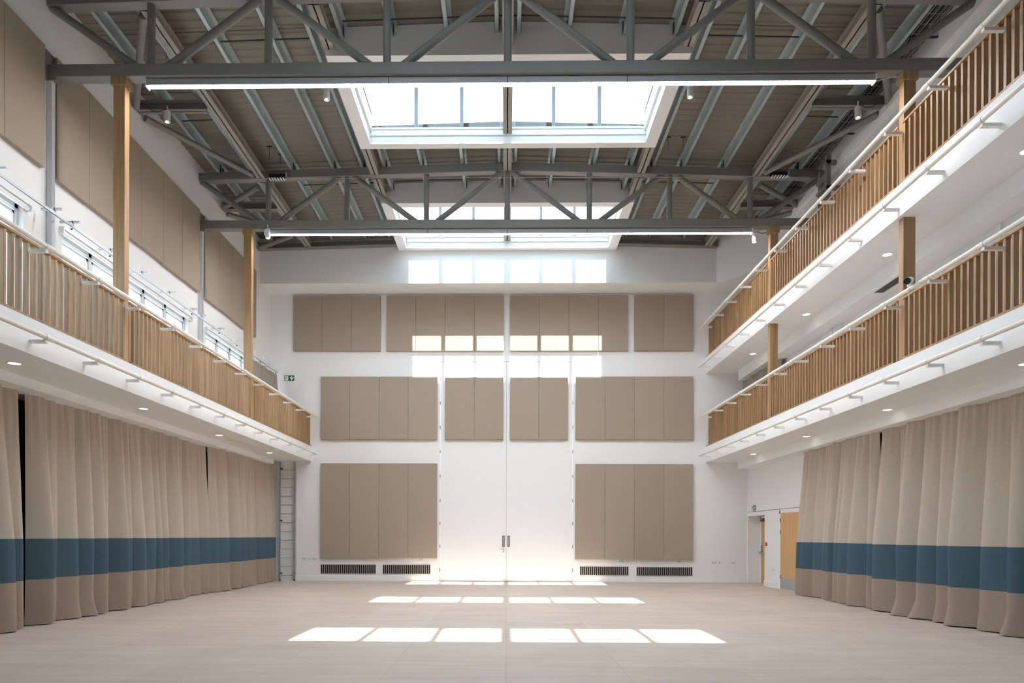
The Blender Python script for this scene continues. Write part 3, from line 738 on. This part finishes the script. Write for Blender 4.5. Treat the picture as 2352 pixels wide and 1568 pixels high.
# ------------------------------------------------------------------ curtains
def curtain(label, x, ya, yb, ztop, zb1, zb0, s, group, seed, amp=.085, hem=True, puddle=.0, mats=None, lean=0.0, wmin=.24, wmax=.56, skew=1):
    """s = +1 when the room lies towards +x; folds bulge that way"""
    rnd = random.Random(seed)
    L = yb - ya
    edges = [0.0]
    while edges[-1] < L: edges.append(edges[-1] + rnd.uniform(wmin, wmax))
    k = L / edges[-1]; edges = [e * k for e in edges]
    folds = [(rnd.uniform(.45, 1.3), rnd.uniform(.15, .95) * skew, rnd.uniform(-.10, .10), rnd.uniform(-.3, 1.0), rnd.uniform(-.5, .9)) for _ in edges]
    ny = int(L / .022)
    zs_list = []
    def rng(a, c, st):
        n = max(2, int((a - c) / st)); return [a + (c - a) * i / n for i in range(n + 1)]
    parts = [('upper_cloth', rng(ztop, zb1, .14)), ('blue_band', rng(zb1, zb0, .12)), ('hem', rng(zb0, .012, .06))] if hem else [('cloth', rng(ztop, zb0, .1))]
    zbot = .012 if hem else zb0
    ph1, ph2 = rnd.uniform(0, 6), rnd.uniform(0, 6)
    def shape(u, z):
        h = (ztop - z) / (ztop - zbot)             # 0 top .. 1 bottom
        # find the fold, its borders wander with height
        i = 0
        while i < len(edges) - 2 and u > edges[i + 1] + folds[i + 1][2] * h * (1 if 0 < i + 1 < len(edges) - 1 else 0): i += 1
        e0 = edges[i] + (folds[i][2] * h if i > 0 else 0); e1 = edges[i + 1] + (folds[i + 1][2] * h if i + 1 < len(edges) - 1 else 0)
        w = max(.02, e1 - e0); tt = min(1, max(0, (u - e0) / w))
        a, sk, _, fl, _ = folds[i]
        tt2 = tt ** (1 + sk)
        body = math.sin(math.pi * tt2) ** .55 * a
        grow = .50 + .50 * min(1, h * 1.5)
        d = amp * body * grow
        # fine gathers close under the heading tape
        f = max(0, 1 - h / .42)
        d += .022 * f * f * math.sin(u * 2 * math.pi / .105 + 1.7 * math.sin(u * 3.1 + ph1) + ph2)
        d += .012 * math.sin(u * 9 + ph1 + z * .8) + .02 * h * math.sin(u * 2.3 + ph2)
        # flare at the floor
        if hem and z < .4: d += puddle * fl * ((.4 - z) / .4) ** 1.6 * (.3 + .7 * body)
        dy = .02 * math.sin(h * 3 + u * 4 + ph1) * h
        return d, dy
    t = thing('curtain', (x, (ya + yb) / 2, 0 if hem else zb0), label, 'curtain', group)
    mats = mats or (CLOTH, BLUE, HEMC)
    for (nm, zs), m in zip(parts, mats):
        vs = []
        for z in zs:
            for j in range(ny + 1):
                u = L * j / ny; d, dy = shape(u, z)
                h = (ztop - z) / (ztop - zbot)
                edge = lean * h * (j / ny)
                vs.append((x + s * d, ya + u + dy + .42 * (d - .06) + edge, z if nm != 'hem' or z > .02 else .012 + .012 * abs(math.sin(u * 5 + ph1))))
        n = ny + 1
        b = MB().add(vs, [(r * n + i, r * n + i + 1, (r + 1) * n + i + 1, (r + 1) * n + i) for r in range(len(zs) - 1) for i in range(ny)], True)
        b.build(nm, m, t)
    return t
G = 'banded stage curtains'
curtain('banded taupe and blue curtain at the left edge, nearer side of the black gap', -7.86, 5.5, 10.75, 3.95, 1.43, .76, 1, G, 3, amp=.27)
curtain('long banded taupe and blue curtain along the left wall, beyond the black gap', -7.86, 11.02, 17.50, 3.95, 1.43, .76, 1, G, 11, puddle=.09, amp=.27, wmin=.24, wmax=.50)
curtain('banded taupe and blue curtain on the left ending beside the ladder', -7.73, 17.56, 22.36, 3.95, 1.43, .76, 1, G, 12, puddle=.09, amp=.27, wmin=.24, wmax=.50)
curtain('banded taupe and blue curtain on the right, ending beside the oak doors', 7.74, 14.28, 17.6, 3.85, 1.36, .69, -1, G, 21, lean=.3, amp=.27)
curtain('banded taupe and blue curtain at the right edge, nearer side of the dark gap', 7.80, 5.5, 14.05, 3.85, 1.35, .66, -1, G, 22, puddle=.18, amp=.28, wmin=.30, wmax=.62)
curtain('grey curtain drawn back at the far end of the left gallery', -7.58, 19.95, 22.1, 6.715, 0, 4.45, 1, None, 31, hem=False, amp=.18, wmin=.16, wmax=.30, mats=(CLOTHG,))
curtain('taupe curtain drawn back at the far end of the lower right gallery', 7.72, 19.3, 22.05, 6.6, 0, 4.45, -1, None, 32, hem=False, amp=.22, wmin=.18, wmax=.34, mats=(CLOTHG,))
struct(box(-8.29, -8.25, Y0, 22.0, 0, 3.9).build('trim_14', DARK))  # black sheet put in for the darkness behind the curtain gap
struct(box(XR - .02, XR - .001, 12.5, 14.6, 0, 3.66).build('trim_15', DARK))  # near-black stand-in for the shade behind the right gap

# ------------------------------------------------------------------ small fittings
# security camera on the lower right rail
t = thing('security_camera', (6.24, 10.72, 5.40), 'white bullet security camera clamped on the lower right barrier pipe', 'camera')
p0, p1 = Vector((6.10, 10.50, 5.40)), Vector((6.24, 10.66, 5.47)); d = (p1 - p0).normalized()
MB().tube(p0, p1, .052, 20).tube(p0 - d * .03, p0 + d * .02, .056, 20, caps=False).build('body', ALUW, t)
MB().tube(p0 - d * .012, p0 + d * .004, .050, 20).build('lens', BLACK, t)
MB().tube(p1, p1 + Vector((.04, .06, .02)), .028, 12).tube(p1 + Vector((.04, .06, .02)), (6.30, 10.78, 5.42), .04, 14).build('bracket', ALUW, t)
MB().path([(6.24, 10.70, 5.36), (6.27, 10.75, 5.27), (6.31, 10.82, 5.26), (6.34, 10.88, 5.33)], .006, 6).build('cable', PIPE, t)
# round wall speaker and slot grille on the middle right wall
t = thing('wall_speaker', (XR, 16.25, 6.40), 'white round speaker on the wall above the lower right gallery', 'speaker')
MB().tube((XR - .07, 16.25, 6.40), (XR - .001, 16.25, 6.40), .17, 28, r2=.18).build('shell', GLOSSW, t)
MB().tube((XR - .075, 16.25, 6.40), (XR - .07, 16.25, 6.40), .14, 28).build('grille', ALUW, t)
t = thing('slot_vent', (7.58, 13.6, 6.48), 'long narrow slot vent under the upper right gallery', 'vent')
box(7.50, 7.68, 13.15, 14.05, 6.482, 6.4895).build('frame', BRASS, t)
b = MB()
for k in range(4): b.box(7.515 + k * .042, 7.535 + k * .042, 13.17, 14.03, 6.477, 6.482)
b.build('louvres', ROD, t)
# straining wire with spring units under the farther truss's top chord
tag(MB().tube((-5.55, 17.0, 10.42), (6.75, 17.0, 10.40), .006, 6).build('strain_wire', WIRE), 'thin horizontal wire strung below the farther truss top chord', 'wire')
for x0, l in ((-5.98, 'at the left end of the strung wire'), (6.52, 'at the right end of the strung wire')):
    t = thing('wire_tensioner', (x0 + .2, 17.02, 10.36), 'small black and white sprung tensioner ' + l, 'tensioner', 'wire tensioners')
    box(x0, x0 + .42, 17.01, 17.08, 10.42, 10.54).build('block', BLACK, t)
    for k in range(6):
        xx = x0 + .02 + k * .07
        box(xx, xx + .03, 16.94, 17.08, 10.40, 10.418).build('fin', GLOSSW, t)
    MB().tube((x0 + .44, 17.02, 10.41), (x0 + .44, 17.02, 10.58), .03, 10).build('end_clamp', ALU, t)
# cable tray along the right wall under the roof
t = thing('cable_tray', (7.5, 12, 10.63), 'black wire mesh cable tray high along the right wall', 'cable tray')
b = MB(); TZ = 10.655
for x in (7.37, 7.47, 7.57, 7.66): b.tube((x, 11.0, TZ), (x, 19.8, TZ), .006, 6)
for x in (7.36, 7.67): b.tube((x, 11.0, TZ + .07), (x, 19.8, TZ + .07), .006, 6)
y = 11.1
while y < 19.8:
    b.tube((7.37, y, TZ), (7.66, y, TZ), .005, 6).tube((7.37, y, TZ), (7.36, y, TZ + .07), .005, 6).tube((7.66, y, TZ), (7.67, y, TZ + .07), .005, 6); y += .24
b.build('mesh', WIRE, t)
b = MB()
for x, r in ((7.42, .014), (7.49, .010), (7.53, .016), (7.61, .012)): b.tube((x, 11.0, TZ + .022), (x, 19.8, TZ + .022), r, 8)
b.build('cables', BLACK, t)
for y in (12.6, 13.6, 15.6, 18.0):
    box(7.34, XR - .001, y - .02, y + .02, TZ - .03, TZ - .006).build('support', ROD, t)
# galvanised rig bracket behind the upper right rail
t = thing('hoist_bracket', (7.75, 17.0, 8.9), 'grey steel bracket frame on the right wall behind the upper pipe', 'bracket')
MB().box(7.62, 7.74, 16.75, 16.87, 9.55, 10.42).build('arm', STEEL, t)
MB().box(7.50, 7.858, 16.2, 16.3, 9.7, 9.78).box(7.50, 7.858, 16.2, 16.3, 10.3, 10.38).box(7.52, 7.62, 16.2, 16.3, 9.2, 10.5).build('upright', STEEL, t)
MB().box(7.54, 7.62, 16.28, 16.80, 10.05, 10.13).box(7.54, 7.62, 16.28, 16.80, 9.8, 9.86).build('brace', STEEL, t)
# threaded hanger rods under the deck
for x, y, l in ((-6.75, 12.9, 'near the left wall before the stub beam'), (-6.5, 12.9, 'beside it on the left, nearer the outer beam'), (-5.75, 16.4, 'left of the outer purlins near the farther truss'), (-5.6, 16.75, 'close in front of the farther truss on the left'), (3.8, 16.2, 'right of the big rooflight near the farther truss'), (4.15, 16.2, 'second right of the big rooflight near the farther truss')):
    m = MB().tube((x, y, zd(x) - .33), (x, y, zd(x)), .005, 6).box(x - .06, x + .06, y - .012, y + .012, zd(x) - .03, zd(x) - .01)
    tag(m.build('hanger_rod', ROD), 'thin black hanger rod ' + l, 'rod', 'hanger rods under the deck')
